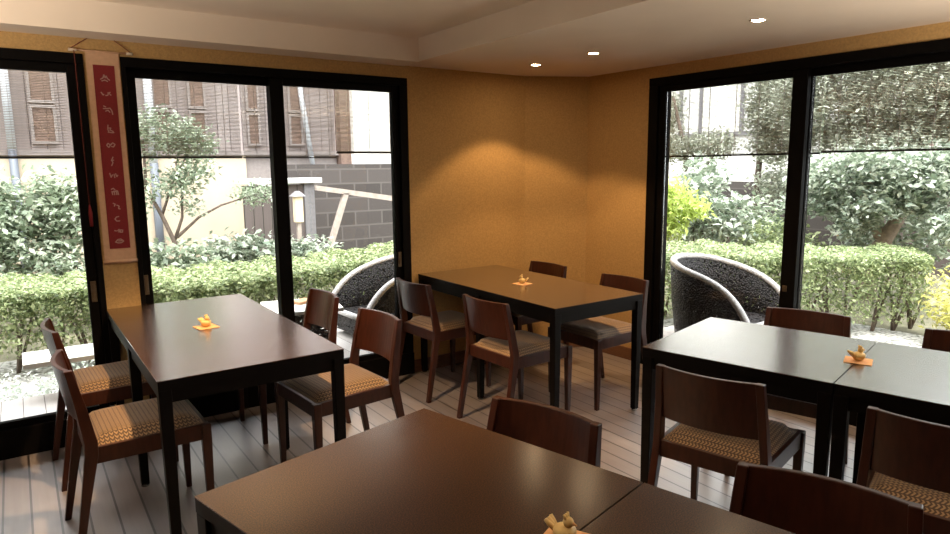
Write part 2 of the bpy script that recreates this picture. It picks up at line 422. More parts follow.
# added uplights out of view that brighten the ceiling, shaped as bowl lamps
def fill_uplight(x, y, E_, label, first=[None]):
    if first[0] is None:
        t = thing('fill_uplight', label, 'lamp', (x, y, 0), 0, 'added fill uplights')
        MB().lathe([(.0, 0), (.14, 0), (.14, .015), (.02, .03), (.0, .03)], 24).build('base', M_tleg, t)
        MB().tube([(0, 0, .02), (0, 0, 1.30)], .012, 10).build('pole', M_tleg, t)
        MB().lathe([(.015, 1.29), (.09, 1.32), (.15, 1.39), (.145, 1.39), (.085, 1.33), (.0, 1.305)], 28).build('bowl_shade', M_lampring, t)
        first[0] = t
    else:
        t = copy_tree(first[0]); t.location = (x, y, 0); t['label'] = label
    l = bpy.data.lights.new('fill_uplight_beam', 'SPOT'); l.energy = E_; l.spot_size = math.radians(165); l.spot_blend = .4; l.color = (1, .84, .66); l.shadow_soft_size = .06
    o = bpy.data.objects.new('fill_uplight_beam', l); COL.objects.link(o); o.location = (x, y, 1.41); o.rotation_euler = (PI, 0, 0)
fill_uplight(-.85, 2.5, 100, 'added fill uplight with upward bowl beside the left glass doors, out of frame')
fill_uplight(2.95, .15, 95, 'added fill uplight with upward bowl by the right windows, out of frame')

# ------------------------------------------------------------------ tables
def make_table(w, l, label, loc, rz, mids=False, group=None):
    """w along local x, l along local y; origin at the middle of the footprint"""
    t = thing('dining_table', label, 'table', loc, rz, group)
    a, b = w / 2, l / 2
    MB().box(-a, a, -b, b, .6965, .70).build('tabletop', M_table, t)
    MB().box(-a + .001, a - .001, -b + .001, b - .001, .662, .6965).build('edge_band', M_tleg, t)
    ap = MB(); i = .012; th = .02
    for s in (-1, 1):
        ap.box(-a + .04, a - .04, min(s * (b - i), s * (b - i - th)), max(s * (b - i), s * (b - i - th)), .612, .662)
        ap.box(min(s * (a - i), s * (a - i - th)), max(s * (a - i), s * (a - i - th)), -b + .04, b - .04, .612, .662)
    ap.build('apron', M_tleg, t)
    ys = (-1, 0, 1) if mids else (-1, 1)
    for sx in (-1, 1):
        for sy in ys:
            x, y = sx * (a - .023), sy * (b - .023)
            lg = MB().bar([(x, y, .012, .017, .017), (x, y, .64, .022, .022), (x, y, .662, .022, .022)]).build('leg', M_tleg, t, bevel=.003)
            MB().lathe([(.012, 0), (.017, .003), (.017, .009), (.008, .013)], 14, Matrix.Translation((x, y, 0))).build('foot_glide', M_glide, lg)
    return t
make_table(.70, 1.48, 'long dark dining table below the hanging scroll', (.695, 3.195, 0), math.radians(.2), True)
make_table(.672, 1.412, 'long dark dining table in the ochre wall corner', (2.572, 3.21, 0), 0, True)
A4 = math.radians(13.5)
u = Vector((math.cos(A4), math.sin(A4), 0)); v = Vector((math.sin(A4), -math.cos(A4), 0))
TW, TL = .69, .735
def tpos(corner, w_, j, l_=.735): return Vector(corner) + u * (w_ / 2) + v * (l_ / 2 + j * (l_ + .004))
c3 = (2.038, 1.752, 0); c4 = (.270, 1.516, 0)
make_table(TW, .702, 'square black table below the right windows, end nearest the wicker chair', tpos(c3, TW, 0, .702), A4, False, 'square tables pushed together')
make_table(TW, .702, 'square black table cut off by the right edge of the photo', tpos(c3, TW, 1, .702), A4, False, 'square tables pushed together')
make_table(.722, TL, 'square brown speckled table in the foreground, left of its seam', tpos(c4, .722, 0), A4, False, 'square tables pushed together')
make_table(.722, TL, 'square brown speckled table at the bottom edge, right of its seam', tpos(c4, .722, 1), A4, False, 'square tables pushed together')

# ------------------------------------------------------------------ chairs
def make_chair(label):
    """origin under the middle of the back's top edge, facing +x"""
    t = thing('dining_chair', label, 'chair', (0, 0, 0), 0, 'low backed dining chairs')
    hw = .1715
    for s in (-1, 1):      # rear leg and back post in one
        secs = []
        for x, y, z, dx in ((-.030, .200, 0, .012), (.010, .196, .22, .016), (.045, .190, .40, .022), (.047, .189, .45, .022), (.028, .180, .58, .018), (.0, .1715, .725, .013)):
            secs.append((x, s * y, z, dx, .0135))
        MB().bar(secs).build('rear_leg', M_chair, t, bevel=.003)
        x, y = .444, s * .198
        MB().bar([(x, y, 0, .0115, .0115), (x, y, .36, .018, .0165), (x, y, .428, .018, .0165)]).build('front_leg', M_chair, t, bevel=.003)
    # curved back panel
    rings = []
    n = 14
    for k in range(n + 1):
        q = -1 + 2 * k / n; y = q * (hw - .006); bow = -.032 * (1 - q * q); wd_ = 1.045
        zb = .522; zt = .725
        def px(z): return .028 + (z - .58) / .145 * -.028
        th = .009
        rings.append([(px(zb) + bow - th, y * wd_, zb), (px(zb) + bow + th, y * wd_, zb), (px(zt) + bow + th, y, zt), (px(zt) + bow - th, y, zt)])
    MB().loft(rings).build('backrest', M_chair, t, bevel=.003)
    # seat frame
    f = MB()
    for s in (-1, 1):
        y0, y1 = s * .176, s * .194
        f.loft([[(.05, min(y0, y1), .365), (.05, max(y0, y1), .365), (.05, max(y0, y1), .428), (.05, min(y0, y1), .428)],
                [(.44, min(y0, y1) + s * .012, .365), (.44, max(y0, y1) + s * .012, .365), (.44, max(y0, y1) + s * .012, .428), (.44, min(y0, y1) + s * .012, .428)]])
    f.box(.436, .456, -.188, .188, .365, .428); f.box(.035, .055, -.18, .18, .365, .428)
    f.build('seat_frame', M_chair, t, bevel=.002)
    # cushion : crowned pad
    rings = []; nx, ny = 10, 10
    c = MB(); top = []; 
    for i in range(nx + 1):
        row = []
        for j in range(ny + 1):
            p, q = i / nx, -1 + 2 * j / ny
            x = .050 + p * .392; y = q * (.178 + .012 * p)
            e = (1 - abs(2 * p - 1) ** 8) * (1 - abs(q) ** 8)
            row.append((x, y, .428 + .036 * e ** .5 if e > 0 else .428))
        top.append(row)
    vs = [p for r in top for p in r]; fs = [(i * (ny + 1) + j, (i + 1) * (ny + 1) + j, (i + 1) * (ny + 1) + j + 1, i * (ny + 1) + j + 1) for i in range(nx) for j in range(ny)]
    c.add(vs, fs, None, True)
    c.box(.054, .442, -.168, .168, .40, .4275)
    c.build('seat_cushion', M_seat, t)
    return t
def rad(a): return math.radians(a)
CH = [  # x, y, angle, label
    (1.41, 2.857, 184.4, 'wooden chair right of the left table, nearer of its two, seat in view'),
    (1.401, 3.543, 181.3, 'wooden chair beyond the left table, its back before the outdoor wicker table'),
    (.082, 3.565, 2.5, 'wooden chair left of the left table, nearer the glass door'),
    (.092, 2.866, 1.5, 'wooden chair left of the left table, nearest the camera with orange lit seat'),
    (1.987, 3.553, 3, 'wooden chair at the corner table beside the door handle'),
    (2.026, 2.835, 3.6, 'wooden chair at the corner table with full rear and zigzag seat in view'),
    (3.148, 3.602, 180.7, 'dark chair back peeping over the corner table behind its ornament'),
    (3.143, 2.863, 181.5, 'chair between the corner table and ochre wall, warm light on its seat'),
    (1.885, 1.33, 15.2, 'dark chair before the right table with woven brown seat, left of the pair'),
    (2.046, .688, 15, 'dark chair before the right table, cut off by the right edge'),
    (1.22, 1.41, 196, 'chair whose low back stands behind the foreground table, near its far corner'),
    (1.43, .697, 200, 'chair at the bottom right, wide dark back rising beside the foreground table'),
    (3.083, 1.64, 196, 'red brown chair back under the right windows, nearer the wicker armchair'),
    (3.214, .99, 195, 'red brown chair back under the right windows, at the photo edge'),
]
proto = None
for x, y, a_, lab in CH:
    if proto is None: proto = make_chair(lab); c = proto
    else: c = copy_tree(proto); c['label'] = lab
    c.location = (x, y, 0); c.rotation_euler = (0, 0, rad(a_))

# ------------------------------------------------------------------ ornaments on coasters
def ellipsoid(mb, c, r, n=14, m=10, M=None, tilt=None):
    rings = []
    for i in range(1, m):
        ph = PI * i / m
        rings.append([(c[0] + r[0] * math.sin(ph) * math.cos(2 * PI * k / n), c[1] + r[1] * math.sin(ph) * math.sin(2 * PI * k / n), c[2] - r[2] * math.cos(ph)) for k in range(n)])
    mb.loft(rings, smooth=True, M=M)
def make_ornament(label):
    t = thing('bird_ornament', label, 'ornament', group='small yellow ornaments')
    b = MB()
    prof = [(.012, 0), (.019, .004), (.027, .014), (.030, .024), (.027, .033), (.016, .039), (.004, .041)]
    b.lathe(prof, 20).build('body', M_bird, t)
    f = MB()                       # fanned tail of three prongs
    for k in (-1, 0, 1):
        q = Vector((-.026, k * .004, .024)); e = Vector((-.047, k * .014, .046))
        f.tube([q, q.lerp(e, .6), e], [.008, .007, .005], 8)
    f.build('tail', M_bird, t)
    h = MB(); ellipsoid(h, (.010, 0, .050), (.014, .013, .014))
    hd = h.build('head', M_bird, t)
    MB().tube([(.021, 0, .050), (.033, 0, .048)], [.005, .0015], 8).build('beak', M_mat, hd)
    cr = MB()
    for k in (-1, 0, 1): cr.tube([(.006, k * .005, .058), (.003, k * .010, .071)], [.0045, .003], 6)
    cr.build('crest', M_bird, hd)
    return t
def make_coaster(label):
    o = MB().box(-.046, .046, -.046, .046, 0, .003).build('coaster', M_mat, None, bevel=.001)
    return tag(o, label, 'coaster', 'square orange coasters')
op = cp = None
for (x, y, rz, r2_, where) in ((.679, 3.19, 8, -60, 'on the long left table'), (2.555, 3.17, 8, 120, 'under the lamps on the corner table'),
                          (2.527, 1.142, 22, -25, 'astride the seam of the right tables'), (.828, .893, 25, -70, 'at the bottom edge on the foreground table')):
    if cp is None: cp = make_coaster(''); c = cp; op = make_ornament(''); o = op
    else: c = cp.copy(); COL.objects.link(c); o = copy_tree(op)
    c.location = (x, y, .7002); c.rotation_euler = (0, 0, rad(rz)); c['label'] = 'square orange paper coaster ' + where
    o.location = (x, y, .7034); o.rotation_euler = (0, 0, rad(r2_)); o.scale = (.8, .8, .8); o['label'] = 'small yellow bird shaped ornament ' + where

# ------------------------------------------------------------------ hanging scroll
sc = thing('hanging_scroll', 'long narrow red scroll with white brush writing between the glass doors', 'scroll', (.432, YW, .945))
sb = MB(); yb = -.012
sb.box(-.074, .074, yb, yb + .004, 0, 1.072)
pp = sb.build('paper_mount', M_paper, sc)
MB().box(-.046, .050, yb - .003, yb, .075, 1.010).build('red_panel', M_red, pp)
rod = MB().tube([(-.118, yb, 1.076), (.120, yb, 1.076)], .0045, 10).build('top_rod', M_paper, sc)
ends = MB().tube([(-.146, yb, 1.076), (-.110, yb, 1.076)], .0075, 10); ends.tube([(.110, yb, 1.076), (.140, yb, 1.076)], .0075, 10)
ends.build('rod_end', M_knob, rod)
MB().tube([(-.080, yb + .004, .006), (.080, yb + .004, .006)], .010, 10).build('bottom_rod', M_paper, sc)
cd = MB(); cd.tube([(-.135, yb, 1.083), (-.095, yb, 1.112), (-.06, yb + .003, 1.136)], .0022, 6); cd.tube([(.130, yb, 1.083), (.095, yb, 1.110), (.06, yb + .003, 1.136)], .0022, 6)
cd.build('hanging_cord', M_cord, sc)
MB().tube([(-.124, yb - .03, 1.07), (-.122, yb - .03, .30)], .0018, 6).build('side_cord', M_cord, sc)
MB().tube([(-.122, yb - .03, .31), (-.121, yb - .03, .27), (-.121, yb - .03, .20)], [.003, .009, .008], 8).build('tassel', M_red, sc)
# cursive brush characters : flat strokes on the red panel
glyphs = [  # z centre, strokes in a unit cell (x right, z up)
    (.945, [[(-.8, -.2), (-.3, .1), (-.1, .7), (.1, .1), (.3, .5), (.5, 0), (.9, -.3)], [(-.6, -.5), (0, -.3), (.5, -.55)]]),
    (.868, [[(-.9, .3), (-.6, -.2), (-.4, -.1)], [(-.1, -.3), (.3, -.2), (.5, .3), (.7, 0), (.9, -.2)], [(.3, .2), (.8, .35)]]),
    (.790, [[(-.7, .7), (-.3, .5)], [(-.8, .2), (-.2, .2), (.5, .3), (.8, -.2), (.9, -.9)], [(-.4, -.3), (.1, -.1), (.4, -.5)]]),
    (.690, [[(-.2, .9), (-.3, .1), (-.1, -.5)], [(-.3, .3), (.3, .3), (.1, -.1), (.6, -.3), (.8, -.6)], [(-.3, -.5), (.6, -.6)]]),
    (.610, [[(-.8, 0), (-.5, .4), (-.1, .1), (-.4, -.4), (-.7, -.1)], [(0, .2), (.4, .5), (.8, .2), (.5, -.3), (.1, -.2)], [(-.2, -.1), (.2, .3)]]),
    (.530, [[(.2, .8), (-.1, .2), (.1, -.3), (-.2, -.9)], [(-.2, .1), (.3, .2)]]),
    (.455, [[(-.7, .5), (-.5, -.3), (-.2, .2)], [(.1, .3), (.2, -.4)], [(.4, .4), (.6, -.2), (.8, .1)]]),
    (.372, [[(-.7, .5), (-.3, .7), (0, .4)], [(-.6, .1), (-.5, -.6)], [(-.2, .2), (-.1, -.6)], [(.2, .3), (.3, -.6)], [(-.5, 0), (.5, .15), (.6, -.6)]]),
    (.300, [[(-.6, .5), (-.2, .3), (-.4, -.1)], [(.1, .1), (.5, -.1), (.4, -.6), (.7, -.7)]]),
    (.230, [[(.3, .5), (-.2, .4), (-.5, 0), (-.2, -.4), (.4, -.4)]]),
    (.165, [[(-.8, .2), (-.4, .1)], [(-.2, .1), (.1, .4), (.2, -.1), (-.1, -.1)], [(.4, .3), (.8, .2), (.7, -.2), (.3, -.2), (.4, .3)]]),
    (.112, [[(-.8, -.1), (-.3, .4), (.3, .45), (.8, 0), (.3, -.3), (-.3, -.3), (-.8, -.1)], [(-.3, .1), (.4, .1)]]),
]
gm = MB()
for zc, strokes in glyphs:
    for st in strokes:
        P = [Vector((.002 + p[0] * .024, 0, zc + p[1] * .026)) for p in st]
        for p, q in zip(P[:-1], P[1:]):
            dd = (q - p); 
            if dd.length < 1e-6: continue
            nn = Vector((-dd.z, 0, dd.x)).normalized() * .0026; e = dd.normalized() * .0012
            yy = yb - .0036
            R0 = [(p - e + nn), (p - e - nn), (q + e - nn), (q + e + nn)]
            gm.loft([[(r.x, yy, r.z) for r in R0], [(r.x, yy + .0008, r.z) for r in R0]])
gm.build('brush_writing', M_ink, pp)

# ------------------------------------------------------------------ blinds outside
def blind(name_label, x0, x1, y, zb, zt, m, M=None, hem=.013):
    t = thing('bamboo_blind', name_label, 'blind', (0, 0, 0), 0, 'bamboo blinds outside the glass')
    s = MB(M); z = zb + .015
    while z < zt:
        s.box(x0, x1, y - .0018, y + .0018, z, z + .0040 + random.uniform(-.0004, .0004)); z += .0082
    s.build('slats', m, t)
    MB(M).box(x0 - .004, x1 + .004, y - .006, y + .006, zb, zb + hem).build('hem_bar', M_hem, t)
    c = MB(M); k = x0 + .08
    while k < x1: c.box(k - .0008, k + .0008, y - .003, y + .003, zb, zt); k += .16
    c.build('binding_cord', m, t)
    return t
blind('brown bamboo blind outside the left glass door', -1.5, .36, 4.2, 1.492, 2.06, M_blind)
blind('brown bamboo blind outside the door right of the scroll', .52, 1.17, 4.2, 1.492, 2.06, M_blind)
blind('brown bamboo blind behind the mullion, next to the pale one', 1.19, 1.79, 4.21, 1.492, 2.06, M_blind, hem=.007)
blind('bamboo blind before the pale wall, nearest the corner', 1.80, 2.50, 4.2, 1.522, 2.06, M_blindp, hem=.014)
blind('bamboo blind outside the right wall, nearest the corner', .0, .50, .24, 1.478, 2.06, M_blind, MBf)
blind('bamboo blind outside the right wall, beside its mullion', .515, 1.15, .24, 1.480, 2.06, M_blind, MBf)
blind('bamboo blind outside the right wall, at the photo edge', 1.165, 2.6, .24, 1.488, 2.06, M_blind, MBf)

# ------------------------------------------------------------------ outdoors
GZ = -.06
struct(MB().box(-12, 24, -6, 24, GZ - .1, GZ).build('ground', M_soil))
struct(MB().box(-3, 4.2, 4.07, 6.2, GZ, GZ + .012).build('gravel_bed', M_gravel))
struct(MB().box(3.9, 6.3, 1.2, 4.05, GZ, GZ + .012).build('gravel_bed', M_gravel))
dk = MB()
dk.box(-3.0, 1.1, 4.07, 4.43, .10, .15); dk.box(1.1, 3.0, 4.07, 5.15, .10, .15)
struct(dk.build('deck', M_deck))
dk = MB(MBf); dk.box(-.1, 3.6, .14, 1.15, .10, .15)
struct(dk.build('deck', M_deck))

# bench plank
bn_ = thing('garden_bench', 'pale plank bench outside the left glass door', 'bench', (.40, 4.44, .0))
MB().box(-.45, .55, -.16, .14, .350, .378).build('plank', M_wht, bn_, bevel=.002)
for x in (-.05, .40): MB().box(x - .025, x + .025, .02, .12, GZ, .350).build('leg', M_greytrim, bn_)

# wicker armchairs
def make_wicker(label):
    t = thing('wicker_armchair', label, 'armchair', group='dark wicker armchairs')
    # plan: U open to +x, front at x=.36 ; back at x=-.38, half width .32
    n = 48
    def plan(k, grow=0):
        s = -1 + 2 * k / n                        # -1 .. 1 along the U
        L = abs(s)
        if L < .55:
            th = s / .55 * PI / 2
            return Vector((-.02 - (.36 + grow) * math.cos(th), (.315 + grow) * math.sin(th), 0)), L
        q = (L - .55) / .45
        return Vector((-.02 + q * .40, math.copysign(.315 + grow, s) , 0)), L
    def rimz(L):
        if L < .3: return .575 - .02 * (L / .3) ** 2
        q = (L - .3) / .7
        return .555 - .14 * q - .17 * q ** 5
    out = [[], [], [], []]
    rim = []
    ro, ri = [], []
    for k in range(n + 1):
        p, L = plan(k); z = rimz(L)
        g, _ = plan(k, -.045)
        b = p * .86 ; b.x = p.x * .86; bi = g * .86
        ro.append([(b.x, b.y, .02), (p.x * .95, p.y * .95, .5 * z), (p.x, p.y, z), (g.x, g.y, z), (g.x * .96, g.y * .96, .5 * z), (bi.x, bi.y, .02)])
        m_ = (p + g) / 2
        rim.append((m_.x, m_.y, z + .004))
    sh = MB().loft(ro, closed=True, smooth=True); sh.build('woven_shell', M_wick, t)
    e0, e1 = Vector(rim[0]), Vector(rim[-1])
    rim = [(e0.x + .02, e0.y, e0.z - .10), (e0.x + .018, e0.y, e0.z - .04)] + rim + [(e1.x + .018, e1.y, e1.z - .04), (e1.x + .02, e1.y, e1.z - .10)]
    MB().tube(rim, .025, 10).build('braided_rim', M_rim, t)
    se = MB()
    pl = []
    for k in range(n + 1):
        g, L = plan(k, -.05); pl.append(g * .95)
    pl = [p + Vector((.02, 0, 0)) for p in pl]
    se.loft([[(p.x, p.y, .05) for p in pl], [(p.x, p.y, .185) for p in pl]])
    se.build('woven_seat', M_wick, t)
    q0, q1 = pl[0] * 1.0, pl[-1] * 1.0
    MB().tube([(q0.x - .005, q0.y, .19), (q1.x - .005, q1.y, .19)], .022, 10).build('front_rim', M_rim, t)
    return t
wk = make_wicker('dark wicker armchair on the deck outside the left doors, next to the little table')
wk.location = (2.35, 4.53, .15); wk.rotation_euler = (0, 0, rad(183))
wk2 = copy_tree(wk); wk2['label'] = 'dark wicker armchair with pale rim outside the right window'
wk2.location = (4.17, 2.87, .15); wk2.rotation_euler = (0, 0, rad(-88))
# wicker side table
st = thing('wicker_side_table', 'low wicker side table with pale top outside the middle door', 'table', (1.55, 4.34, .15), rad(-12))
MB().box(-.25, .25, -.22, .22, .325, .35).build('table_top', M_wht, st, bevel=.005)
MB().bar([(0, 0, 0, .17, .15), (0, 0, .325, .20, .18)]).build('woven_base', M_wick, st)
tag(MB().box(-.07, .07, -.05, .05, 0, .018).build('book', M_book, None, bevel=.002), 'brown book lying on the outdoor wicker table', 'book')
bpy.data.objects['book'].location = (1.58, 4.40, .5005); bpy.data.objects['book'].rotation_euler = (0, 0, .4)

# ------- foliage
def leaf_mesh(name, C, size, m, parent=None, upb=.6, ratio=.5, jitter=.35, droop=0):
    """C: (N,3) centres -> one folded pointed leaf each"""
    Nn = len(C)
    nrm = RNG.normal(size=(Nn, 3)); nrm[:, 2] = np.abs(nrm[:, 2]) + np.asarray(upb) * 1.5
    nrm /= np.linalg.norm(nrm, axis=1)[:, None]
    t = RNG.normal(size=(Nn, 3)); t[:, 2] -= droop
    t -= (t * nrm).sum(1)[:, None] * nrm; t /= np.linalg.norm(t, axis=1)[:, None] + 1e-9
    s = np.cross(nrm, t)
    L = size * (1 + jitter * RNG.normal(size=Nn)).clip(.45, 1.9)
    L = L[:, None]
    v0 = C - t * L * .5; v2 = C + t * L * .5 - nrm * L * .08
    v1 = C + s * L * ratio * .5 + nrm * L * .09; v3 = C - s * L * ratio * .5 + nrm * L * .09
    V = np.stack([v0, v1, v2, v3], 1).reshape(-1, 3).astype(np.float32)
    me = bpy.data.meshes.new(name)
    me.vertices.add(4 * Nn); me.vertices.foreach_set('co', V.ravel())
    me.loops.add(4 * Nn); me.loops.foreach_set('vertex_index', np.arange(4 * Nn, dtype=np.int32))
    me.polygons.add(Nn); me.polygons.foreach_set('loop_start', np.arange(0, 4 * Nn, 4, dtype=np.int32))
    me.update(calc_edges=True); me.validate()
    me.materials.append(m)
    o = bpy.data.objects.new(name, me); COL.objects.link(o)
    if parent: o.parent = parent
    return o
def clump(c, r, n, shell=.5, tw=.05, per=6):
    """leaf centres in an ellipsoid, thicker near its skin, bunched on twigs"""
    k = max(1, n // per)
    d = RNG.normal(size=(k, 3)); d /= np.linalg.norm(d, axis=1)[:, None]
    rad_ = (shell + (1 - shell) * RNG.random(k)) 
    P = np.array(c) + d * rad_[:, None] * np.array(r)
    P = np.repeat(P, per, axis=0) + RNG.normal(size=(k * per, 3)) * tw
    return P
def slab(poly0, poly1, z0, z1, n, topw=.5):
    """hedge leaves between a front polyline and a back polyline; z0 base of foliage, z1 top"""
    F = np.array(poly0); Bk = np.array(poly1); m_ = len(F) - 1
    s = RNG.random(n) * m_; i = np.minimum(s.astype(int), m_ - 1); f = (s - i)[:, None]
    pf = F[i] * (1 - f) + F[i + 1] * f; pb = Bk[i] * (1 - f) + Bk[i + 1] * f
    q = RNG.random(n); z = np.empty(n)
    top = RNG.random(n) < topw
    hump = .016 * np.sin(s * 9 + 1) + .012 * np.sin(s * 23)
    z[top] = z1 + hump[top] - np.abs(RNG.normal(size=top.sum())) * .035
    rest = ~top
    q[rest] = np.abs(RNG.normal(size=rest.sum())) * .16
    z[rest] = z0 + (z1 - z0) * RNG.random(rest.sum()) ** .7
    edge = .05 * np.sin(s * 17) * (q < .2)
    xy = pf + (pb - pf) * (q + edge)[:, None]
    # rounded upper front edge
    zz = z - .09 * np.clip(.12 - q, 0, 1) / .12 * top
    return np.column_stack([xy, zz])
def stems(par, name, pts, h, m, spread=.25, r=.014, forks=3):
    for x, y in pts:
        mb = MB(); b0 = Vector((x, y, GZ)); 
        for k in range(forks):
            e = b0 + Vector((random.uniform(-spread, spread), random.uniform(-spread * .5, spread * .5), h * random.uniform(.8, 1)))
            md = b0.lerp(e, .45) + Vector((random.uniform(-.03, .03), random.uniform(-.03, .03), .04))
            mb.tube([b0, md, e], [r, r * .75, r * .4], 6)
        mb.build(name, m, par)
# hedge along the left wall's garden
hA = thing('clipped_hedge', 'long clipped green hedge outside the left doors', 'hedge', (1, 5.6, GZ))
hA.location = (0, 0, 0)
fA = [(-2.4, 5.75), (-.4, 5.55), (.35, 5.35), (1.0, 5.05), (1.7, 5.15), (2.6, 5.4), (3.6, 5.6)]
bA = [(-2.4, 6.7), (-.4, 6.5), (.35, 6.3), (1.0, 6.1), (1.7, 6.15), (2.6, 6.3), (3.6, 6.6)]
HA = np.vstack([slab(fA, bA, .12, .60, 44000, .6), slab(fA, bA, .40, .60, 12000, .3)])
leaf_mesh('foliage', HA, .033, L_hedge, hA, upb=np.where(HA[:, 2] > .53, .9, .0))
stems(hA, 'stem', [(x, 5.75 - .12 * (x > .5) + random.uniform(-.12, .12)) for x in np.arange(-1.3, 3.4, .24)], .6, M_bark)
# hedge along the right windows
hB = thing('clipped_hedge', 'clipped green hedge with bare lower stems outside the right windows', 'hedge', (0, 0, 0))
fB = [(4.1, 4.9), (4.72, 3.85), (5.35, 3.05), (6.3, 2.30)]
bB = [(4.9, 5.6), (5.6, 4.6), (6.1, 3.75), (6.95, 2.75)]
HB = np.vstack([slab(fB, bB, .42, .64, 26000, .65), slab(fB, bB, .05, .45, 8000, .0)])
leaf_mesh('foliage', HB, .034, L_hedge, hB, upb=np.where(HB[:, 2] > .56, .9, .0))
st_pts = []
for k in range(15):
    s_ = .9 + 2.05 * k / 14; i = min(int(s_), 2); f_ = s_ - i
    pf = Vector(fB[i]).lerp(Vector(fB[i + 1]), f_); pb = Vector(bB[i]).lerp(Vector(bB[i + 1]), f_)
    p = pf.lerp(pb, random.uniform(.2, .5)); st_pts.append((p.x, p.y))
stems(hB, 'stem', st_pts, .58, M_bark, .24, .016, 3)
# low pebble shrubs by the deck
def bush(name, label, cat, C, size, m, trunkpts=None, h=.5, bark=None, group=None, ratio=.5, droop=0, upb=.6):
    t = thing(name, label, cat, (0, 0, 0), 0, group)
    leaf_mesh('foliage', np.vstack(C), size, m, t, ratio=ratio, droop=droop, upb=upb)
    if trunkpts: stems(t, 'stem', trunkpts, h, bark or M_bark, .22, .014, 3)
    return t
bush('ground_cover', 'pale silvery ground cover along the deck outside the left door', 'plant', [clump((x, 4.85 + random.uniform(-.12, .2), .02), (.16, .16, .10), 320) for x in np.arange(-1.2, .5, .2)], .035, L_white)
bush('garden_shrub', 'green leafy shrub outside the left door, behind the hedge at the photo edge', 'shrub', [clump((-.25, 7.2, 1.0), (.42, .35, .5), 3400, .35), clump((-.5, 7.2, .6), (.5, .3, .4), 1600, .3)], .066, L_shrub, [(-.3, 7.2), (-.05, 7.25)], 1.2, group='shrubs behind the hedge')
bush('garden_shrub', 'green leafy shrub outside the left door, beside the scroll', 'shrub', [clump((.32, 7.3, 1.02), (.34, .3, .42), 2800, .35), clump((.15, 7.1, .55), (.45, .3, .28), 1500, .3)], .064, L_shrub, [(.25, 7.3), (.45, 7.3)], 1.2, group='shrubs behind the hedge')
bush('garden_shrub', 'low green shrub under the little garden tree', 'shrub', [clump((x, 6.95 + random.uniform(-.1, .1), .52), (.26, .2, .2), 650, .4) for x in (.75, 1.05, 1.4)], .07, L_shrub, [(1.0, 7)], .5, group='shrubs behind the hedge')
bush('garden_shrub', 'low silvery green shrub between little tree and fence', 'shrub', [clump((x, 7.0, .55), (.26, .2, .2), 650, .4) for x in (1.75, 2.05)] + [clump((x, 7.2, .50), (.3, .2, .14), 400, .4) for x in (2.4, 2.75)], .07, L_gloss, [(1.9, 7)], .5, group='shrubs behind the hedge')
# little tree
def tree(name, label, limbs, clumps, size, m, bark, tw=.05, ratio=.5, group=None, shell=.45):
    t = thing(name, label, 'tree', (0, 0, 0), 0, group)
    tr = MB()
    for pts, r0, r1 in limbs:
        n = len(pts); tr.tube(pts, [r0 + (r1 - r0) * i / (n - 1) for i in range(n)], 8)
    tr.build('trunk', bark, t)
    leaf_mesh('foliage', np.vstack([clump(c, r, k, shell, tw) for c, r, k in clumps]), size, m, t, ratio=ratio, upb=.4)
    return t
tree('garden_tree', 'little bare branched garden tree before the cream wall',
     [([(1.26, 7, GZ), (1.26, 7, .70), (1.16, 7, .98), (1.04, 7, 1.25), (1.05, 7, 1.7)], .026, .012), ([(1.26, 7, .74), (1.34, 7, .95), (1.36, 7, 1.2), (1.32, 7, 1.5)], .017, .008),
      ([(1.28, 7, .76), (1.5, 7, .95), (1.72, 7, 1.06), (2.0, 7, 1.14)], .016, .007), ([(1.16, 7, .98), (1.28, 7, 1.3), (1.45, 7, 1.6)], .014, .007)],
     [((1.2, 7, 1.78), (.40, .25, .2), 1500), ((1.5, 7, 1.66), (.24, .2, .14), 800), ((1.32, 7, 1.28), (.22, .2, .13), 600), ((1.5, 6.95, 1.42), (.16, .16, .12), 360),
      ((2.05, 7, 1.17), (.24, .15, .10), 430), ((1.0, 7, 1.25), (.10, .15, .3), 240), ((1.42, 7, 1.06), (.16, .15, .06), 140)], .048, L_shrub, M_bark)

# trees beyond the right windows
tree('garden_tree', 'broad leafy tree with leaning trunk outside the right window pane',
     [([(7.6, 3.42, GZ), (7.6, 3.35, .45), (7.6, 3.15, .85), (7.5, 2.95, 1.25), (7.5, 2.85, 1.6)], .11, .03), ([(7.6, 3.28, .6), (7.5, 3.55, 1.1), (7.4, 3.7, 1.55)], .07, .02), ([(7.6, 3.1, .9), (7.3, 2.7, 1.3), (7.2, 2.4, 1.7)], .05, .015),
      ([(7.5, 3.45, 1.0), (7.4, 3.4, 1.3), (7.3, 3.2, 1.45)], .03, .01)],
     [((7.3, 3.6, 1.28), (.55, .6, .20), 3400), ((7.2, 2.75, 1.25), (.5, .5, .22), 2900), ((7.3, 3.0, 1.45), (.6, .8, .14), 2600), ((7.2, 3.8, .98), (.4, .38, .10), 1100), ((7.2, 3.1, 1.0), (.45, .5, .10), 1500), ((7.2, 3.4, .80), (.3, .22, .08), 600), ((7.1, 2.45, .85), (.4, .25, .22), 1000)], .062, L_gloss, M_barkp, .05, group='trees outside the right windows')
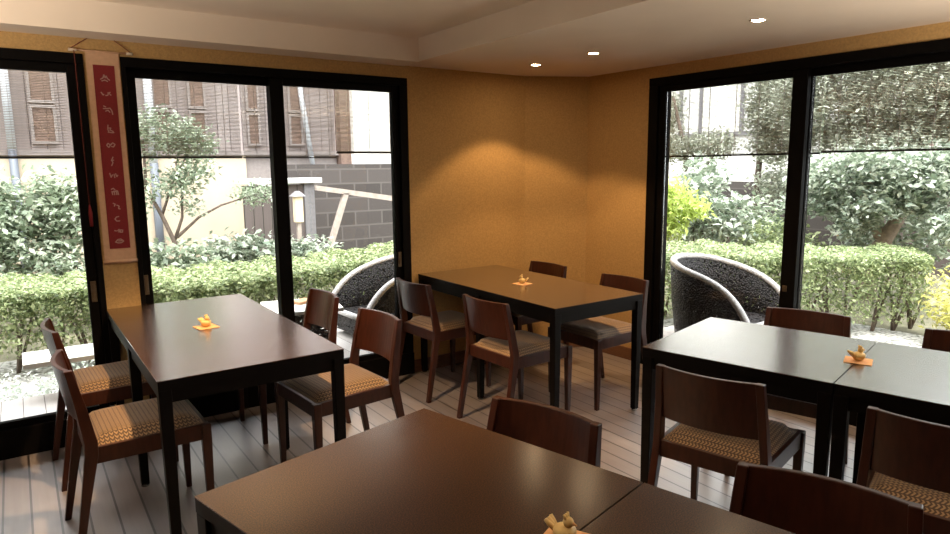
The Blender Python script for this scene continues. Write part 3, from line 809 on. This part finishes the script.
tree('garden_tree', 'dense grey green tree crown filling the top of the right window pane',
     [([(8.8, 4.0, GZ), (8.8, 4.0, 1.2), (8.7, 3.9, 2.0), (8.6, 3.9, 3.0)], .10, .03), ([(8.8, 4.0, 1.4), (8.5, 3.4, 2.1), (8.4, 3.1, 2.8)], .06, .02), ([(8.7, 3.9, 1.8), (8.5, 4.4, 2.4), (8.5, 4.7, 2.9)], .05, .02)],
     [((8.5, 4.35, 2.05), (.6, .6, .55), 7500), ((8.4, 3.45, 2.15), (.6, .75, .65), 10000), ((8.2, 2.9, 2.2), (.6, .6, .65), 8000), ((8.5, 3.9, 2.9), (.7, 1.0, .5), 6000), ((8.6, 4.9, 2.2), (.5, .35, .5), 3500), ((8.0, 3.2, 1.62), (.5, .9, .16), 3000)], .055, L_tree, M_bark, .06, group='trees outside the right windows')
tree('garden_tree', 'slim tree beside the white building, seen beside the window mullion',
     [([(9.2, 5.75, GZ), (9.2, 5.8, 1.0), (9.1, 5.7, 1.9), (9.1, 5.6, 2.8)], .07, .02)],
     [((9.1, 5.55, 2.25), (.45, .38, .55), 5000), ((9.1, 5.45, 1.7), (.4, .35, .3), 2600), ((9.0, 5.2, 1.15), (.5, .5, .28), 2600)], .055, L_tree, M_bark, .06, group='trees outside the right windows')
tree('garden_tree', 'twiggy tree nearest the corner, before the white building',
     [([(8.2, 6.3, GZ), (8.2, 6.3, .9), (8.2, 6.35, 1.6), (8.2, 6.6, 2.4)], .06, .02), ([(8.2, 6.3, 1.0), (8.2, 5.9, 1.5), (8.2, 5.7, 1.8)], .035, .01)],
     [((8.2, 6.75, 2.1), (.35, .25, .5), 2400), ((8.2, 6.45, 1.65), (.4, .4, .2), 2200), ((8.2, 5.9, 1.68), (.35, .4, .18), 1700)], .05, L_tree, M_bark, .06, group='trees outside the right windows')
bush('garden_shrub', 'blue green shrub behind the hedge outside the right window', 'shrub', [clump((6.9, 5.1, .9), (.35, .4, .45), 1500, .35), clump((6.8, 4.6, .8), (.3, .35, .3), 800, .35), clump((7.2, 5.3, 1.3), (.3, .4, .25), 500, .35)], .08, L_gloss, [(6.9, 5.1), (6.9, 4.8)], 1.2, group='shrubs behind the hedge')
bush('garden_shrub', 'wide grey green shrub under the trees behind the right hedge', 'shrub', [clump((7.9, y_, .62), (.3, .35, .42), 900, .4) for y_ in (3.0, 3.6, 4.9, 5.5, 6.1)], .075, L_shrub, [(7.9, 3.2), (7.9, 5.2)], .6, group='shrubs behind the hedge')
bush('lime_shrub', 'bright lime green feathery shrub at the left of the right window', 'shrub', [clump((6.0, 4.85, 1.0), (.22, .28, .34), 1100, .3), clump((6.0, 4.95, .72), (.2, .3, .2), 700, .3), clump((6.1, 4.6, .95), (.2, .2, .1), 300, .3)], .075, L_lime, [(6.0, 4.9)], 1.0, ratio=.32, droop=1.2, upb=.3)
bush('garden_shrub', 'round pale green bush behind the right hedge', 'shrub', [clump((7.0, 4.25, .55), (.3, .38, .26), 1300, .5), clump((7.0, 3.85, .5), (.3, .2, .2), 500, .5)], .05, L_hedge, None, group='shrubs behind the hedge')
bush('yellow_shrub', 'yellow green bush at the right photo edge', 'shrub', [clump((6.2, 2.0, .30), (.35, .28, .32), 1800, .45)], .05, L_yel, None)

# buildings and fences, left garden
bd = thing('wooden_building', 'grey wooden building with cream lower wall behind the left garden', 'building', (0, 9.2, 0))
MB().box(-5, 2.62, 0, .4, GZ, 1.63).build('cream_wall', M_cream, bd)
MB().box(-5, 3.95, .06, .5, 1.63, 4.6).build('wood_cladding', M_greywood, bd)
MB().box(2.62, 3.95, .05, .4, GZ, 1.63).build('grey_wall', M_greytrim, bd)
MB().box(-5, 3.95, -.03, .06, 1.60, 1.66).build('sill_band', M_greytrim, bd)
for x0, x1 in ((-1.1, -.85), (-.45, -.2), (.26, .46), (.92, 1.12), (1.55, 1.72), (1.97, 2.13), (2.70, 2.82), (3.28, 3.42)):
    for z0, z1 in ((1.76, 2.14), (2.22, 2.66)):
        wd = MB().box(x0, x1, .03, .07, z0, z1).build('shutter', M_shutter, bd)
        fr_ = MB(); fr_.box(x0 - .03, x0, .01, .06, z0 - .03, z1 + .03); fr_.box(x1, x1 + .03, .01, .06, z0 - .03, z1 + .03); fr_.box(x0, x1, .01, .06, z1, z1 + .03); fr_.box(x0, x1, .01, .06, z0 - .03, z0)
        fr_.build('shutter_frame', M_greytrim, wd)
pp_ = MB().tube([(.03, -.06, 1.66), (.03, -.06, 3.2)], .045, 10).build('drain_pipe', M_pipe, bd)
MB().tube([(.03, -.06, GZ), (.03, -.06, 1.66)], .045, 10).build('drain_pipe', M_pipedk, bd)
MB().tube([(1.47, -.06, 1.5), (1.47, -.06, 3.2)], .05, 10).build('drain_pipe', M_pipe, bd)
MB().tube([(1.47, -.06, GZ), (1.47, -.06, 1.5)], .05, 10).build('drain_pipe', M_pipedk, bd)
MB().tube([(3.36, -.10, 3.0), (3.40, -.10, 2.4), (3.53, -.10, 1.4)], .035, 10).build('drain_pipe', M_pipe, bd)
pb_ = thing('pale_building', 'pale rendered building behind the bamboo blind nearest the corner', 'building', (0, 9.2, 0))
MB().box(4.12, 7.0, -.2, .5, 1.45, 4.6).build('wall', M_whitewall, pb_)
MB().box(3.96, 4.12, -.1, .5, 1.45, 4.6).build('side_wall', M_shutter, pb_)
tag(MB().box(3.0, 8.5, 8.75, 8.95, GZ, 1.47).build('block_wall', M_block), 'dark block wall at the back of the garden, right of the plank fence', 'wall')
fn = thing('plank_fence', 'dark vertical plank fence with pale cap beside the cream wall', 'fence', (0, 8.05, 0))
MB().box(2.24, 2.98, 0, .04, GZ, 1.22).build('boards', M_fence, fn)
MB().box(2.98, 3.11, -.03, .1, GZ, 1.25).build('post', M_post, fn)
MB().box(2.18, 3.20, -.08, .16, 1.235, 1.30).build('cap', M_cap, fn, bevel=.01)
rl = thing('timber_rail', 'sloping weathered timber rail with slanted brace before the block wall', 'rail', (0, 7.85, 0))
MB().loft([[(3.06, -.03, 1.15), (3.06, .03, 1.15), (3.06, .03, 1.21), (3.06, -.03, 1.21)], [(4.6, -.03, .90), (4.6, .03, .90), (4.6, .03, .97), (4.6, -.03, .97)]]).build('rail', M_beamwood, rl)
MB().loft([[(3.00, -.03, GZ), (3.07, -.03, GZ), (3.07, .03, GZ), (3.00, .03, GZ)], [(3.42, -.03, 1.10), (3.49, -.03, 1.10), (3.49, .03, 1.10), (3.42, .03, 1.10)]]).build('brace', M_beamwood, rl)
MB().box(4.5, 4.57, -.03, .03, GZ, .92).build('post', M_beamwood, rl)
ln = thing('garden_lantern', 'slim garden lantern on a post in front of the plank fence', 'lantern', (2.70, 7.5, GZ))
MB().box(-.022, .022, -.022, .022, 0, .86).build('post', M_beamwood, ln)
MB().box(-.045, .045, -.045, .045, .86, 1.16).build('lantern_box', M_lantern, ln, bevel=.004)
MB().bar([(0, 0, 1.16, .075, .075), (0, 0, 1.22, .02, .02)]).build('roof', M_winframe, ln)
# right garden
b2 = thing('white_building', 'white building with tall curtained windows beyond the right garden', 'building', (12, 0, 0))
MB().box(0, .4, 5.2, 16, GZ, 5.5).build('wall', M_whitewall, b2)
MB().box(-.04, 0, 5.2, 16, 1.98, 2.06).build('ledge', M_winframe, b2)
for y0, y1 in ((7.92, 8.95), (6.75, 7.62), (9.4, 10.4)):
    wn = MB(); wn.box(-.05, .0, y0, y0 + .07, 2.06, 3.4); wn.box(-.05, .0, y1 - .07, y1, 2.06, 3.4); wn.box(-.05, 0, y0 + .07, y1 - .07, 3.34, 3.4)
    wo = wn.build('window', M_winframe, b2)
    MB().box(-.02, -.005, y0 + .07, y1 - .07, 2.06, 3.34).build('curtain', M_curtain, wo)
tag(MB().box(10.2, 10.35, 1.0, 7.6, GZ, 1.12).build('garden_wall', M_block), 'grey garden wall behind the trees of the right garden', 'wall')
tag(MB().box(9.9, 10.0, 1.0, 4.6, GZ, 1.0).build('slat_fence', M_fence), 'dark board fence behind the leaning tree trunk', 'fence')

# ------------------------------------------------------------------ light and colour
wd = bpy.data.worlds.new('overcast'); S.world = wd; wd.use_nodes = True
bg = wd.node_tree.nodes['Background']; bg.inputs[0].default_value = (.95, .98, 1, 1); bg.inputs[1].default_value = 6.5
tc = N(wd.node_tree, 'ShaderNodeTexCoord'); sz = N(wd.node_tree, 'ShaderNodeSeparateXYZ'); wd.node_tree.links.new(tc.outputs['Generated'], sz.inputs[0])
wr = ramp(wd.node_tree, [(0, (.36, .37, .37)), (.08, (.55, .57, .58)), (.9, (1.4, 1.43, 1.47))]); wd.node_tree.links.new(sz.outputs[2], wr.inputs[0]); wd.node_tree.links.new(wr.outputs[0], bg.inputs[0])
sn = bpy.data.lights.new('soft_sun', 'SUN'); sn.energy = 5.0; sn.angle = math.radians(30); sn.color = (1, .97, .9)
so = bpy.data.objects.new('soft_sun', sn); COL.objects.link(so); so.rotation_euler = (rad(22), rad(-10), 0)
vs = S.view_settings; vs.view_transform = 'Standard'; vs.look = 'None'; vs.gamma = 1; vs.use_curve_mapping = False; vs.exposure = 0.0
S.cycles.max_bounces = 10; S.cycles.transparent_max_bounces = 24; S.cycles.diffuse_bounces = 5
S.cycles.use_denoising = True
S.cycles.caustics_reflective = False; S.cycles.caustics_refractive = False
